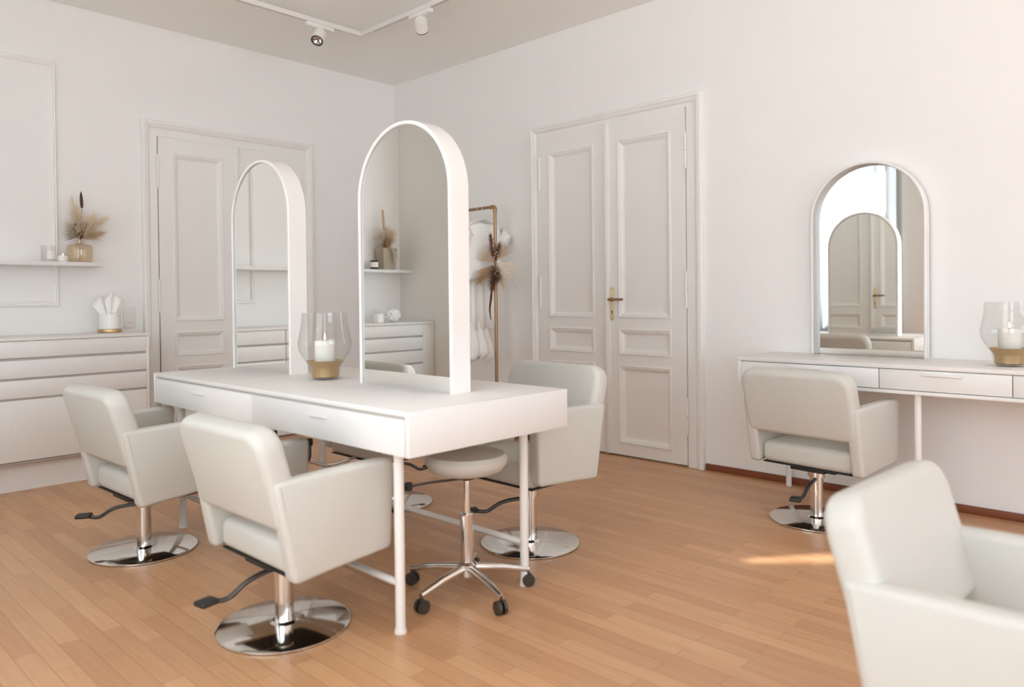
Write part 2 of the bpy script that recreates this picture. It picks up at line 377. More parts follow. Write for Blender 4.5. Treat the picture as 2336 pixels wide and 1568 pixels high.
# ------------------------------------------------------------------ doors
def door(name, mx, u0, u1, l0, l1, mid, panels_u, label, handle):
    d = empty(name); struct(d, label, 'door')
    top, ltop = 2.495, 2.378 if name == 'door_1' else 2.412
    b = NB()
    frame_sweep(b, u0, u1, 0, top, [(0, 0), (0, .030), (.006, .038), (.022, .040), (.028, .032), (.034, .034), (.048, .028), (.056, .018), (.060, .016), (.060, 0)], mx, sides=3)
    obj('casing', b, M_DOOR, d, smooth=25)
    b = NB()
    for a, c, e, f in ((u0+.055, l0-.003, 0, top-.055), (l1+.003, u1-.055, 0, top-.055), (l0-.003, l1+.003, ltop+.003, top-.055)):
        ubox(b, mx, a, c, e, f, 0, 0.017)
    obj('frame', b, M_DOOR, d, smooth=0)
    b = NB(); ubox(b, mx, l0-.004, l1+.004, 0.001, ltop+.004, 0, 0.003); obj('rebate', b, M_GAP, d, smooth=0)
    rows = ((.10, .655), (.735, .915), (1.0, 2.268))
    for side, (a, c) in enumerate(((l0+.003, mid-.002), (mid+.002, l1-.003))):
        p0, p1 = panels_u[side]
        b = NB(); H = 0.026
        ubox(b, mx, a, c, .012, ltop, 0, 0.008)
        ubox(b, mx, a, p0, .012, ltop, 0, H); ubox(b, mx, p1, c, .012, ltop, 0, H)
        zz = [.012]+[q for r in rows for q in r]+[ltop]
        for k in range(0, len(zz), 2): ubox(b, mx, p0, p1, zz[k], zz[k+1], 0, H)
        for z0, z1 in rows:
            frame_sweep(b, p0-.004, p1+.004, z0-.004, z1+.004, [(0, H), (.002, H+.007), (.010, H+.009), (.016, H+.003), (.022, H+.003), (.042, .012), (.046, .012), (.046, .008)], mx)
        obj('door_leaf', b, M_DOOR, d, smooth=25)
        hu = a if side == 0 else c
        for hz in (2.12, 1.19, .34):
            b = NB()
            for q0, q1 in ((hz-.118, hz-.002), (hz+.002, hz+.118)):
                P0 = mx @ Vector((hu+(-.006 if side == 0 else .006), q0, .030)); P1 = mx @ Vector((hu+(-.006 if side == 0 else .006), q1, .030))
                cyl(b, P0, P1, .0085, 12)
            for q in (hz-.125, hz+.118):
                P0 = mx @ Vector((hu+(-.006 if side == 0 else .006), q, .030)); P1 = mx @ Vector((hu+(-.006 if side == 0 else .006), q+.007, .030)); cyl(b, P0, P1, .006, 10)
            obj('hinge', b, M_DOOR, d)
    b = NB(); ubox(b, mx, mid-.022, mid+.018, .012, ltop, .02, .044, .006); ubox(b, mx, mid-.014, mid+.010, .012, ltop, .044, .052, .004)
    obj('astragal', b, M_DOOR, d)
    if handle:
        hu = handle
        b = NB()
        pts = []
        for a in range(9): t = PI*a/8; pts.append((hu+.021*math.cos(t), 1.205+.017*math.sin(t)))
        pts += [(hu-.021, 1.12), (hu-.014, 1.03)]
        for a in range(13): t = PI-.25+(PI+.5)*a/12; pts.append((hu+.019*math.cos(t), .996+.019*math.sin(t)))
        pts += [(hu+.014, 1.03), (hu+.021, 1.12)]
        prism(b, [mx @ Vector((p[0], p[1], .026)) for p in pts], mx.to_3x3() @ Vector((0, 0, .006)), .0015, 2)
        h = obj('door_handle', b, M_PALEBRASS, d)
        h['label'] = 'brass handle plate'
        b = NB()
        cyl(b, mx @ Vector((hu, 1.13, .031)), mx @ Vector((hu, 1.13, .044)), .014, 16)
        tube(b, [mx @ Vector(p) for p in bend([(hu, 1.13, .036), (hu, 1.13, .062), (hu+.115, 1.13, .064)], .02)], .0085, 12)
        cyl(b, mx @ Vector((hu-.014, 1.13, .062)), mx @ Vector((hu+.01, 1.13, .062)), .0085, 12)
        obj('lever', b, M_ROD, h)
        b = NB()
        cyl(b, mx @ Vector((hu, 1.042, .0318)), mx @ Vector((hu, 1.042, .0335)), .0055, 12); ubox(b, mx, hu-.0035, hu+.0035, 1.024, 1.042, .0318, .0335)
        obj('keyhole', b, M_BLACK, h)
        b = NB()
        for q in (1.207, .985): cyl(b, mx @ Vector((hu, q, .0318)), mx @ Vector((hu, q, .0335)), .004, 10)
        obj('screw', b, M_ROD, h)
    return d
door('door_1', MX_BACK, -2.337, -0.916, -2.222, -1.035, -1.617, ((-2.113, -1.73), (-1.505, -1.145)), 'white panelled double door left of the room corner, without visible handle', None)
door('door_2', MX_RIGHT, 1.773, 3.286, 1.872, 3.163, 2.523, ((1.966, 2.394), (2.618, 3.046)), 'white panelled double door with a brass handle, right of the clothes rack', 2.560)

# ------------------------------------------------------------------ furniture: long drawer cabinet
CT, CF = 0.937, -0.50
cab = empty('drawer_cabinet', (-3.8, -0.25, 0)); tag(cab, 'long white cabinet with handleless drawers along the back wall', 'cabinet')
def ch(name, bm, m, root, **k):
    o = obj(name, bm, m, root, **k); o.matrix_parent_inverse = root_inv(root); return o
def root_inv(root): return (Matrix.Translation(root.location) @ root.rotation_euler.to_matrix().to_4x4()).inverted()
X0, X1 = LX+0.004, -2.482
b = NB(); box(b, X0, X1, -.485, -.004, .17, CT-.02, .002); ch('carcass', b, M_GAP, cab)
b = NB(); box(b, X1-.018, X1, -.494, -.003, .17, CT-.018, .001); ch('side_panel', b, M_FURN, cab)
b = NB(); box(b, X0, X1+.002, CF-.006, -.003, CT-.018, CT, .002); ch('top_board', b, M_TOP, cab)
b = NB(); box(b, X0, X1-.02, -.425, -.35, 0, .17); ch('plinth', b, M_FURN, cab)
b = NB(); box(b, X0, X0+.13, CF+.001, -.485, .185, CT-.02, .001); ch('filler_strip', b, M_FURN, cab)
units = [(-3.632, -2.502), (-5.007, -3.638)]
for u0_, u1_ in units:
    for z0, z1 in ((.192, .560), (.574, .680), (.694, .801), (.817, CT-.020)):
        b = NB(); box(b, u0_, u1_, CF, -.483, z0, z1, .002); ch('drawer', b, M_FURN, cab)
b = NB(); box(b, LX+.135, X1-.02, CF+.006, -.486, .180, .186); ch('shadow_rail', b, M_GAP, cab)

# shelf
b = NB(); box(b, LX+.003, -2.655, -.20, -.002, 1.394, 1.420, .002)
tag(obj('wall_shelf', b, M_FURN), 'long narrow white shelf on the back wall above the cabinet', 'shelf')

# ------------------------------------------------------------------ arched mirrors
def arch_pts(w, h, off=0.0, n=40):
    r = w/2-off; zs = h-w/2; pts = [(-r, 0.0), (-r, zs*.33), (-r, zs*.66)]
    for i in range(n+1): a = PI-PI*i/n; pts.append((r*math.cos(a), zs+r*math.sin(a)))
    pts += [(r, zs*.66), (r, zs*.33), (r, 0.0)]
    return pts
def arch_rim(bm, w, h, t, d0, d1, foot=True):
    """rim of thickness t between depths d0 and d1 (x), mirror plane spans y and z"""
    o = arch_pts(w, h); i = arch_pts(w, h, t); e = min(.004, t*.3)
    prof = []
    for (po, pi) in zip(o, i):
        po = Vector((po[0], po[1])); pi = Vector((pi[0], pi[1])); n = (po-pi)
        n = n.normalized()
        q = [(po-n*e, d0), (po, d0+e), (po, d1-e), (po-n*e, d1), (pi+n*e, d1), (pi, d1-e), (pi, d0+e), (pi+n*e, d0)]
        prof.append([bm.verts.new((x, v[0], v[1])) for v, x in q])
    for a, c in zip(prof, prof[1:]):
        for k in range(8): bm.faces.new((a[k], a[(k+1) % 8], c[(k+1) % 8], c[k]))
    bm.faces.new(prof[0]); bm.faces.new(prof[-1][::-1])
def arch_plate(bm, w, h, off, d0, d1):
    p = arch_pts(w, h, off)
    prism(bm, [(d0, y, z) for y, z in p], (d1-d0, 0, 0))
TZ = 0.785
for yc, lab in ((-3.343, 'larger-looking near arched mirror on the table beside the clothes rack'), (-2.167, 'far arched mirror on the table, in front of the left double door')):
    mr = empty('arched_mirror', (-2.51, yc, TZ)); tag(mr, lab, 'mirror', 'arched mirrors on the table')
    b = NB(); arch_rim(b, .600, 1.085, .016, -.05, .05); obj('frame', b, M_FRAME, mr)
    b = NB(); arch_plate(b, .600, 1.085, .014, -.040, -.034); obj('mirror_glass', b, M_MIRROR, mr)
    b = NB(); arch_plate(b, .600, 1.085, .014, .034, .040); obj('mirror_glass', b, M_MIRROR, mr)
    b = NB(); arch_plate(b, .600, 1.085, .015, -.0335, .0335); obj('core_panel', b, M_GAP, mr)
wm = empty('arched_mirror', (-.008, -4.318, .802), R(-1.3)); tag(wm, 'arched white-rimmed mirror against the right wall on the wall desk', 'mirror')
b = NB(); arch_rim(b, .618, 1.088, .014, -.062, -.002); obj('frame', b, M_FRAME, wm)
b = NB(); arch_plate(b, .618, 1.088, .012, -.010, -.004); obj('mirror_glass', b, M_MIRROR, wm)

# ------------------------------------------------------------------ the island table
tb = empty('styling_table', (-2.55, -2.835, 0)); tag(tb, 'long white island table with drawers carrying two arched mirrors', 'table')
tx0, tx1, ty0, ty1, tzb = -2.95, -2.15, -3.87, -1.80, .636
b = NB(); box(b, tx0, tx1, ty0+.022, ty1-.022, TZ-.018, TZ, .0025); ch('table_top', b, M_TOP, tb)
for y0, y1 in ((ty0, ty0+.0215), (ty1-.0215, ty1)):
    b = NB(); box(b, tx0, tx1, y0, y1, tzb, TZ, .0025); ch('end_panel', b, M_FURN, tb)
b = NB(); box(b, tx0+.02, tx1-.02, ty0+.023, ty1-.023, tzb+.004, TZ-.019); ch('drawer_box', b, M_FURN, tb)
b = NB(); box(b, tx0+.012, tx1-.012, ty0+.023, ty1-.023, TZ-.032, TZ-.0185); ch('shadow_rail', b, M_GAP, tb)
ym = (ty0+ty1)/2
for sx, x0, x1 in ((-1, tx0, tx0+.019), (1, tx1-.019, tx1)):
    for y0, y1 in ((ty0+.024, ym-.0015), (ym+.0015, ty1-.024)):
        b = NB(); box(b, x0, x1, y0, y1, tzb, TZ-.028, .002); dr = ch('drawer', b, M_FURN, tb)
        yc = (y0+y1)/2; xx = x0 if sx < 0 else x1
        b = NB(); box(b, min(xx, xx+sx*.010), max(xx, xx+sx*.010), yc-.055, yc+.055, .716, .723, .002)
        h = obj('drawer_pull', b, M_WMETAL, dr)
legs = [(-2.865, -3.705), (-2.265, -3.735), (-2.865, -1.93), (-2.265, -2.27)]
for lx, ly in legs:
    b = NB(); cyl(b, (lx, ly, .006), (lx, ly, tzb+.003), .0175, 20); cyl(b, (lx, ly, 0), (lx, ly, .012), .021, 20); ch('leg', b, M_WMETAL, tb)
for i, j in ((0, 2), (1, 3)):
    (ax, ay), (bx, by) = legs[i], legs[j]
    b = NB(); cyl(b, (ax, ay, .17), (bx, by, .17), .013, 14); ch('rail', b, M_WMETAL, tb)

# ------------------------------------------------------------------ wall desk
dk = empty('wall_desk', (-.25, -4.44, 0)); tag(dk, 'narrow white desk with flat drawers on the right wall below the arched mirror', 'desk')
dx0, dy0, dy1, DZ = -.50, -5.85, -3.765, .801
b = NB(); box(b, dx0, -.003, dy0, dy1, DZ-.020, DZ, .0025); ch('desk_top', b, M_TOP, dk)
b = NB(); box(b, dx0+.02, -.006, dy0+.018, dy1-.018, .676, DZ-.0205); ch('drawer_box', b, M_GAP, dk)
for y0, y1 in ((dy0, dy0+.018), (dy1-.018, dy1)):
    b = NB(); box(b, dx0+.002, -.004, y0, y1, .658, DZ-.0205, .002); ch('side_panel', b, M_FURN, dk)
b = NB(); box(b, dx0+.002, -.005, dy0+.018, dy1-.018, .658, .675, .002); ch('bottom_board', b, M_FURN, dk)
for y0, y1 in ((dy0+.020, -5.082), (-5.078, -4.520), (-4.516, dy1-.020)):
    b = NB(); box(b, dx0+.006, dx0+.024, y0, y1, .679, DZ-.024, .002); dr = ch('drawer', b, M_FURN, dk)
    yc = (y0+y1)/2
    b = NB(); box(b, dx0-.010, dx0+.007, yc-.085, yc+.085, .752, .764, .003); obj('drawer_pull', b, M_WMETAL, dr)
for lx, ly in ((-.45, -4.683), (-.06, -3.87), (-.06, -5.70), (-.45, -5.70)):
    b = NB(); cyl(b, (lx, ly, 0), (lx, ly, .66), .016, 18); ch('leg', b, M_WMETAL, dk)

# ------------------------------------------------------------------ salon chairs
def chair_proto():
    c = empty('salon_chair', (0, 0, 0))
    sl = -.197
    def rx(z): return -.133+(z-.282)*sl            # slanted rear plane
    for s in (-1, 1):
        b = NB()
        pl = bend([(.19, .3, .310), (.25, .3, .314), (.263, .3, .632), (.0, .3, .626), (rx(.618), .3, .620), (rx(.282), .3, .284), (.0, .3, .297), (.19, .3, .310)], .025, 4)[1:-1]
        y0 = s*.302
        prism(b, [(p.x, y0, p.z) for p in pl], (0, -s*.062, 0), .018, 4)
        obj('armrest', b, M_LEATHER, c, smooth=50)
    # backrest: rounded slab leaning on the rear plane
    b = NB()
    z0, z1 = .445, .775; ax = Vector((sl-.09, 0, 1)).normalized(); nrm = Vector((1, 0, -sl+.09)).normalized()
    org = Vector((rx(z0), 0, z0)); hgt = (z1-z0)*math.sqrt(1+(sl-.09)**2)
    pts = [org + Vector((0, y, 0)) + ax*t for y, t in rrect(.582, hgt, .078, 8, (.035, .035, 1, 1))]
    prism(b, pts, nrm*.092, .030, 5)
    for v in b.verts:                               # a shallow hollow for the back
        if nrm.dot(v.co-org) > .05: v.co -= nrm*.012*max(0, 1-(v.co.y/.26)**2)
    obj('backrest', b, M_LEATHER, c, smooth=50)
    b = NB(); box(b, -.115, .243, -.241, .241, .290, .395, .030, 4)
    for v in b.verts:
        if v.co.z > .37: v.co.z += .018*max(0, 1-(v.co.y/.24)**2); v.co.x += 0
    obj('seat', b, M_LEATHER, c, smooth=50)
    b = NB(); box(b, -.10, .12, -.09, .09, .268, .292, .005); box(b, -.045, .045, -.12, .12, .262, .28, .005); obj('mechanism', b, M_BLACK, c)
    b = NB(); box(b, -.11, .235, -.236, .236, .286, .2915, .001); obj('underside', b, M_BLACK, c)
    b = NB(); lathe(b, [(0, .008), (.033, .008), (.033, .262), (.0, .262)], 28); lathe(b, [(.026, .22), (.043, .222), (.043, .262), (.026, .264)], 28); obj('column', b, M_CHROME, c)
    b = NB(); lathe(b, [(0, 0), (.225, 0), (.23, .003), (.23, .008), (.222, .012), (.05, .017), (.04, .024), (.0, .024)], 64); obj('base_disc', b, M_CHROME, c, smooth=30)
    b = NB(); tube(b, bend([(-.02, 0, .215), (-.13, .02, .20), (-.20, .04, .15), (-.25, .055, .158)], .04), .009, 10); pd = obj('foot_pedal', b, M_DARKMETAL, c)
    b = NB(); box(b, -.300, -.235, .03, .085, .152, .170, .007, 3); obj('pedal_pad', b, M_BLACK, pd)
    return c
def copy_tree(o, parent=None):
    c = o.copy(); COL.objects.link(c)
    if parent is not None: c.parent = parent
    for k in o.children: copy_tree(k, c)
    return c
UPPER = ('underside', 'armrest', 'backrest', 'seat', 'mechanism')
def place_chair(c, x, y, rz, dz, label, pedal=None):
    c.location = (x, y, 0); c.rotation_euler = (0, 0, R(rz)); tag(c, label, 'chair', 'cream salon chairs')
    for k in c.children:
        if k.name.split('.')[0] in UPPER: k.location.z = dz
        if k.name.startswith('foot_pedal') and pedal: k.rotation_euler.z = R(pedal)
    return c
CH = [(-3.104, -3.35, 0.4, -.035, 'cream salon chair nearest in the middle, its back to us, dark round base', 10),
      (-3.131, -2.134, 1.8, -.015, 'leftmost cream salon chair, in front of the white drawer cabinet', -35),
      (-1.872, -3.409, 178.6, .042, 'cream salon chair beyond the table end, in front of the brass-handled door', 150),
      (-.628, -4.259, -6.5, -.008, 'cream salon chair facing the wall desk, tan shaded back towards us', 20),
      (-2.53, -5.375, -93, -.078, 'cream salon chair cut off by the lower right corner, its inside visible', 100),
      (-1.88, -2.36, 180, 0, 'cream salon chair hidden behind the far side of the table, seen under it', None)]
proto = chair_proto()
for i, a in enumerate(CH):
    c = proto if i == 0 else copy_tree(proto)
    place_chair(c, *a)
    if i == 5:
        b = NB(); tube(b, bend([(.18, 0, .30), (.40, 0, .27), (.60, 0, .36), (.63, 0, .36)], .06), .011, 12); fr = obj('footrest', b, M_CHROME, c)
        b = NB()
        tube(b, bend([(.62, -.17, .45), (.62, -.17, .36), (.62, .17, .36), (.62, .17, .45)], .04), .010, 12); obj('footrest_bar', b, M_DARKMETAL, fr)
        for s in (-1, 1):
            b = NB(); lathe(b, [(0, -.02), (.016, -.016), (.018, 0), (.016, .016), (0, .02)], 14, (.62, s*.17, .455)); obj('end_knob', b, M_BLACK, fr)

# ------------------------------------------------------------------ rolling stool
st = empty('rolling_stool', (-2.47, -3.62, 0), R(20)); tag(st, 'low round cream stool on castors under the table end', 'stool')
b = NB(); lathe(b, [(0, .468), (.10, .468), (.140, .482), (.160, .510), (.162, .530), (.150, .545), (0, .55)], 48); obj('seat', b, M_LEATHER, st)
b = NB(); lathe(b, [(0, .445), (.03, .445), (.055, .462), (.055, .4675), (0, .4675)], 24); obj('seat_plate', b, M_BLACK, st)
b = NB(); lathe(b, [(0, .08), (.024, .08), (.026, .29), (.028, .30), (.028, .31), (.014, .313), (.014, .44), (0, .44)], 24); obj('gas_lift', b, M_CHROME, st)
b = NB(); tube(b, [(0, 0, .447), (-.10, .11, .443), (-.155, .16, .437)], .005, 8); lv = obj('lever', b, M_DARKMETAL, st)
b = NB(); lathe(b, [(0, -.018), (.014, -.014), (.017, 0), (.014, .014), (0, .018)], 14, (-.16, .165, .437)); obj('knob', b, M_BLACK, lv)
b = NB(); lathe(b, [(0, .07), (.036, .07), (.038, .115), (.026, .125), (0, .125)], 24); obj('hub', b, M_CHROME, st)
for k in range(5):
    a = 2*PI*k/5+.35; d = Vector((math.cos(a), math.sin(a), 0)); q = Vector((-d.y, d.x, 0))
    b = NB(); tube(b, [d*.02+Vector((0, 0, .10)), d*.14+Vector((0, 0, .088)), d*.25+Vector((0, 0, .066))], [.018, .015, .012], 12); lg = obj('leg', b, M_CHROME, st)
    p = d*.245
    b = NB()
    for s in (-1, 1): cyl(b, p+q*s*.006+Vector((0, 0, .025)), p+q*s*.018+Vector((0, 0, .025)), .025, 18)
    cyl(b, p+Vector((0, 0, .025)), p+Vector((0, 0, .068)), .007, 10); obj('castor', b, M_DARKMETAL, lg)

# ------------------------------------------------------------------ hurricane lanterns and candles
def lantern(x, y, z, lab, clab):
    g = empty('hurricane_lantern', (x, y, z)); tag(g, lab, 'lantern', 'glass hurricane lanterns')
    pr = [(.001, .004), (.055, .004), (.064, .010), (.066, .030), (.070, .060), (.088, .088), (.108, .118), (.118, .148), (.119, .172), (.113, .205), (.105, .245), (.101, .285), (.100, .304)]
    b = NB(); lathe(b, [(0, 0)]+[(r+.002, zz) for r, zz in pr[1:]]+[(.098, .304)]+[(r-.002, zz) for r, zz in pr[::-1][1:]]+[(0, .006)], 56); obj('glass', b, M_GLASS, g)
    b = NB(); lathe(b, [(0, .009), (.054, .009), (.060, .014), (.062, .05), (.0655, .058), (.083, .085), (.080, .087), (.060, .062), (0, .060)], 48); dsh = obj('brass_dish', b, M_BRASS, g)
    c = empty('pillar_candle', (x, y, z+.0615)); tag(c, clab, 'candle', 'white pillar candles in the lanterns')
    b = NB(); lathe(b, [(0, 0), (.045, 0), (.047, .003), (.047, .112), (.044, .116), (.012, .112), (0, .111)], 40); obj('wax', b, M_WAX, c)
    b = NB(); cyl(b, (0, 0, .110), (0, 0, .122), .0014, 8); obj('wick', b, M_BLACK, c)
    b = NB(); lathe(b, [(0, .116), (.004, .121), (.0055, .128), (.004, .137), (.0015, .147), (0, .152)], 14); obj('flame', b, M_FLAME, c)
lantern(-2.56, -2.775, TZ, 'tulip-shaped glass lantern with a brass dish on the table between the mirrors', 'lit white pillar candle in the glass lantern on the island table')
lantern(-.27, -5.03, DZ, 'glass lantern with a brass dish on the wall desk at the right picture edge', 'lit white pillar candle in the lantern on the wall desk')

# ------------------------------------------------------------------ tissue holder and tissues, socket
th = empty('tissue_holder', (-2.615, -.16, CT)); tag(th, 'white tissue holder with a brass foot ring on the drawer cabinet', 'tissue holder')
b = NB(); lathe(b, [(0, .026), (.066, .026), (.066, .128), (.062, .131), (.030, .131), (.030, .06), (0, .06)], 40); obj('body', b, M_CERAMIC, th)
b = NB(); lathe(b, [(0, 0), (.074, 0), (.075, .002), (.075, .022), (.073, .0255), (0, .0255)], 40); obj('foot_ring', b, M_BRASS, th)
tt = empty('paper_tissues', (-2.615, -.16, CT+.075)); tag(tt, 'white paper tissues fanning out of the holder on the cabinet', 'tissue')
def tissue(pts0, top, k):
    b = NB(); n = 14; rows = []
    for j in range(7):
        t = j/6; row = []
        for i in range(n+1):
            s = i/n*2-1
            x = s*(.016+.040*t**1.2)*(1.0) + top[0]*t; y = top[1]*t+.010*math.sin(s*5+k)*(.3+t); z = t*(top[2]+.022*math.cos(s*2.6+k)-.018*abs(s)**2)
            row.append(b.verts.new((pts0[0]+x*math.cos(k)-y*math.sin(k)*.4, pts0[1]+x*math.sin(k)*.25+y, z)))
        rows.append(row)
    for a, c in zip(rows, rows[1:]):
        for i in range(n): b.faces.new((a[i], a[i+1], c[i+1], c[i]))
    o = obj('tissue_sheet', b, M_PAPER, tt, smooth=80)
    sm = o.modifiers.new('thickness', 'SOLIDIFY'); sm.thickness = .0006
    return o
tissue((.004, 0, 0), (.022, -.005, .185), .25); tissue((-.006, .006, 0), (-.045, .012, .155), -.3)
so = empty('wall_socket', (-2.431, 0, 1.035)); tag(so, 'white light switch above a round power socket beside the cabinet', 'socket')
b = NB(); ubox(b, MX_BACK, -.041, .041, -.079, .079, 0.0, .009, .003); obj('cover_plate', b, M_PLASTIC, so)
b = NB(); ubox(b, MX_BACK, -.030, .030, .010, .068, .0085, .014, .003); obj('switch_rocker', b, M_PLASTIC, so)
b = NB()
rg = [(.030, .009), (.030, .0125), (.0225, .0125), (.0215, .0095), (.0, .0095)]
n = 32; rings = [[b.verts.new((r*math.cos(2*PI*i/n), -h, -.040+r*math.sin(2*PI*i/n))) for i in range(n)] for r, h in rg[:-1]]
for a, c in zip(rings, rings[1:]):
    for i in range(n): b.faces.new((a[i], a[(i+1) % n], c[(i+1) % n], c[i]))
b.faces.new(rings[-1]); obj('socket_ring', b, M_PLASTIC, so)
b = NB()
for s in (-1, 1): cyl(b, (s*.0095, -.0094, -.040), (s*.0095, -.0105, -.040), .003, 10)
obj('contact_hole', b, M_BLACK, so)

# ------------------------------------------------------------------ shelf objects
SZ = 1.4205
va = empty('glass_vase', (-2.78, -.105, SZ)); tag(va, 'amber glass bottle vase on the shelf holding dried grasses', 'vase')
b = NB(); pr = [(.064, .002), (.074, .008), (.079, .03), (.080, .085), (.078, .108), (.070, .118), (.034, .125), (.020, .132), (.0185, .150), (.0195, .158)]
lathe(b, [(0, 0)]+pr+[(r-.0025, z) for r, z in pr[::-1]]+[(0, .0045)], 48); obj('body', b, M_VASEGLASS, va)
def plume(bm, base, tip, wid, n, blade=.05, droop=0.0, spread=.5, bw=.0012, start=.0):
    """soft grass plume: fine blades leaving a curved axis"""
    base, tip = Vector(base), Vector(tip); L_ = (tip-base).length; ax = (tip-base).normalized()
    for _ in range(n):
        t = start+(1-start)*random.random()**.85; p = base.lerp(tip, t)+Vector((0, 0, -droop*L_*t*t))
        d = Vector((random.gauss(0, 1), random.gauss(0, 1), random.gauss(0, 1))); d = (d-ax*d.dot(ax)).normalized()
        env = math.sin(PI*min(1, .12+t*.85))**.7
        e = p+ax*blade*(.4+random.random()*1.1)+d*wid*1.35*env*(spread*.5+random.random()*1.1)
        e += Vector((random.gauss(0, 1), random.gauss(0, 1), random.gauss(0, 1)))*wid*.22
        e.z -= droop*.02
        sd = ax.cross(d).normalized()*bw*(.7+.6*random.random())
        q = [bm.verts.new(v) for v in (p-sd, p+sd, p.lerp(e, .6)+sd*.8, e, p.lerp(e, .6)-sd*.8)]
        bm.faces.new(q)
def spike(bm, base, tip, r, n):
    base, tip = Vector(base), Vector(tip); k = 14; pts = [base.lerp(tip, i/k) for i in range(k+1)]
    tube(bm, pts, [r*(.35+.75*math.sin(PI*min(1, .1+.88*i/k))**.6)*(1+.25*random.random()) for i in range(k+1)], 9)
    plume(bm, base, tip, r*1.5, n, .012, 0, .5, .0008)
def palm(bm, base, dirv, side, length, n, ang, w=.004):
    """fan palm leaf: narrow folded blades from one point"""
    base = Vector(base); d = Vector(dirv).normalized(); s = Vector(side); s = (s-d*s.dot(d)).normalized(); nn = d.cross(s)
    for i in range(n):
        a = ang*(i/(n-1)-.5); v = d*math.cos(a)+s*math.sin(a); q = (s*math.cos(a)-d*math.sin(a)); l = length*(.82+.18*math.cos(a*1.5))
        p = [base, base+v*l*.55+q*w+nn*w*.8, base+v*l, base+v*l*.55-q*w+nn*w*.8, base+v*l*.5+nn*0]
        vs = [bm.verts.new(x) for x in p]
        bm.faces.new((vs[0], vs[1], vs[2], vs[4])); bm.faces.new((vs[0], vs[4], vs[2], vs[3]))
bq = empty('dried_bouquet', (-2.78, -.105, SZ)); tag(bq, 'dried grass bouquet with a dark brown spike in the amber vase', 'dried flowers')
b = NB()
for q in ((-.02, 0, .30), (.015, .0, .33), (.09, 0, .25), (-.05, .01, .27), (.05, .02, .24), (.02, -.02, .22)): tube(b, [(q[0]*.1, q[1]*.1, .02), (q[0]*.12, q[1]*.12, .15), q], .0013, 6)
obj('stems', b, M_TAN, bq)
# local +x is to the right in the picture
for nm, m_, base, tip, wid, n, bl, dr in (
        ('pampas_plume', M_PAMPBEIGE, (-.010, 0, .21), (-.040, .0, .400), .026, 420, .05, 0),
        ('pampas_plume', M_PAMPAS, (.0, -.005, .175), (-.012, -.01, .335), .055, 620, .05, 0),
        ('pampas_plume', M_PAMPAS, (.01, -.01, .17), (.080, -.02, .305), .048, 520, .05, 0),
        ('pampas_plume', M_PAMPAS, (.012, 0, .18), (.155, .0, .310), .030, 460, .05, .05),
        ('pampas_plume', M_PAMPBEIGE, (.0, .01, .16), (-.065, .0, .25), .042, 420, .04, 0),
        ('pampas_plume', M_TAN, (.008, -.015, .165), (.105, -.02, .205), .040, 420, .05, .12),
        ('pampas_plume', M_TAN, (.0, -.02, .16), (.02, -.035, .25), .026, 240, .03, 0)):
    b = NB(); plume(b, base, tip, wid, n, bl, dr); obj(nm, b, m_, bq, smooth=0, fix=False)
b = NB(); spike(b, (.018, 0, .375), (.014, 0, .476), .0085, 240); tube(b, [(.004, 0, .15), (.012, 0, .27), (.018, 0, .38)], .0014, 6); obj('seed_spike', b, M_DBROWN, bq, smooth=0, fix=False)
b = NB(); palm(b, (-.005, -.012, .175), (-1, -.1, .42), (.3, 0, 1), .115, 9, R(80), .0035); obj('palm_leaf', b, M_GREYGREEN, bq, smooth=0, fix=False)
for p in ((.0, -.024, .165), (.008, -.026, .185), (-.006, -.022, .195), (.012, -.02, .215), (.004, -.025, .205), (-.03, -.016, .255), (.006, -.03, .176)):
    b = NB(); lathe(b, [(0, -.009), (.006, -.005), (.008, 0), (.005, .008), (0, .012)], 7, p); obj('seed_head', b, M_DBROWN, bq, smooth=0)
# small lit candle and a clear glass jar
cj = empty('candle_jar', (-2.885, -.115, SZ)); tag(cj, 'small lit white candle jar with a paper label on the shelf', 'candle')
b = NB(); lathe(b, [(0, 0), (.027, 0), (.0305, .004), (.0315, .042), (.029, .042), (.028, .038), (0, .037)], 32); obj('jar', b, M_WAX, cj)
b = NB(); lathe(b, [(.0325, .012), (.0325, .034), (.0318, .034)], 32); obj('label', b, M_LABEL, cj)
b = NB(); box(b, -.0013, .021, -.0335, -.0330, .0265, .0275); box(b, -.0013, .021, -.0335, -.0330, .0205, .0213); obj('label_line', b, M_GAP, cj)
b = NB(); lathe(b, [(0, .036), (.003, .040), (.0045, .047), (.003, .055), (0, .062)], 12); obj('flame', b, M_FLAME, cj)
gj = empty('glass_cylinder', (-2.968, -.105, SZ)); tag(gj, 'clear glass cylinder with a paper label at the left of the shelf', 'jar')
b = NB(); lathe(b, [(0, 0), (.042, 0), (.043, .003), (.043, .108), (.041, .109), (.040, .106), (.040, .006), (0, .006)], 40); obj('glass', b, M_GLASS, gj)
b = NB()
for a0 in range(12):
    a, c = R(-115+8*a0), R(-115+8*(a0+1))
    b.faces.new([b.verts.new((.0436*math.cos(t), .0436*math.sin(t), z)) for t, z in ((a, .02), (c, .02), (c, .072), (a, .072))])
obj('label', b, M_LABEL, gj, fix=False)
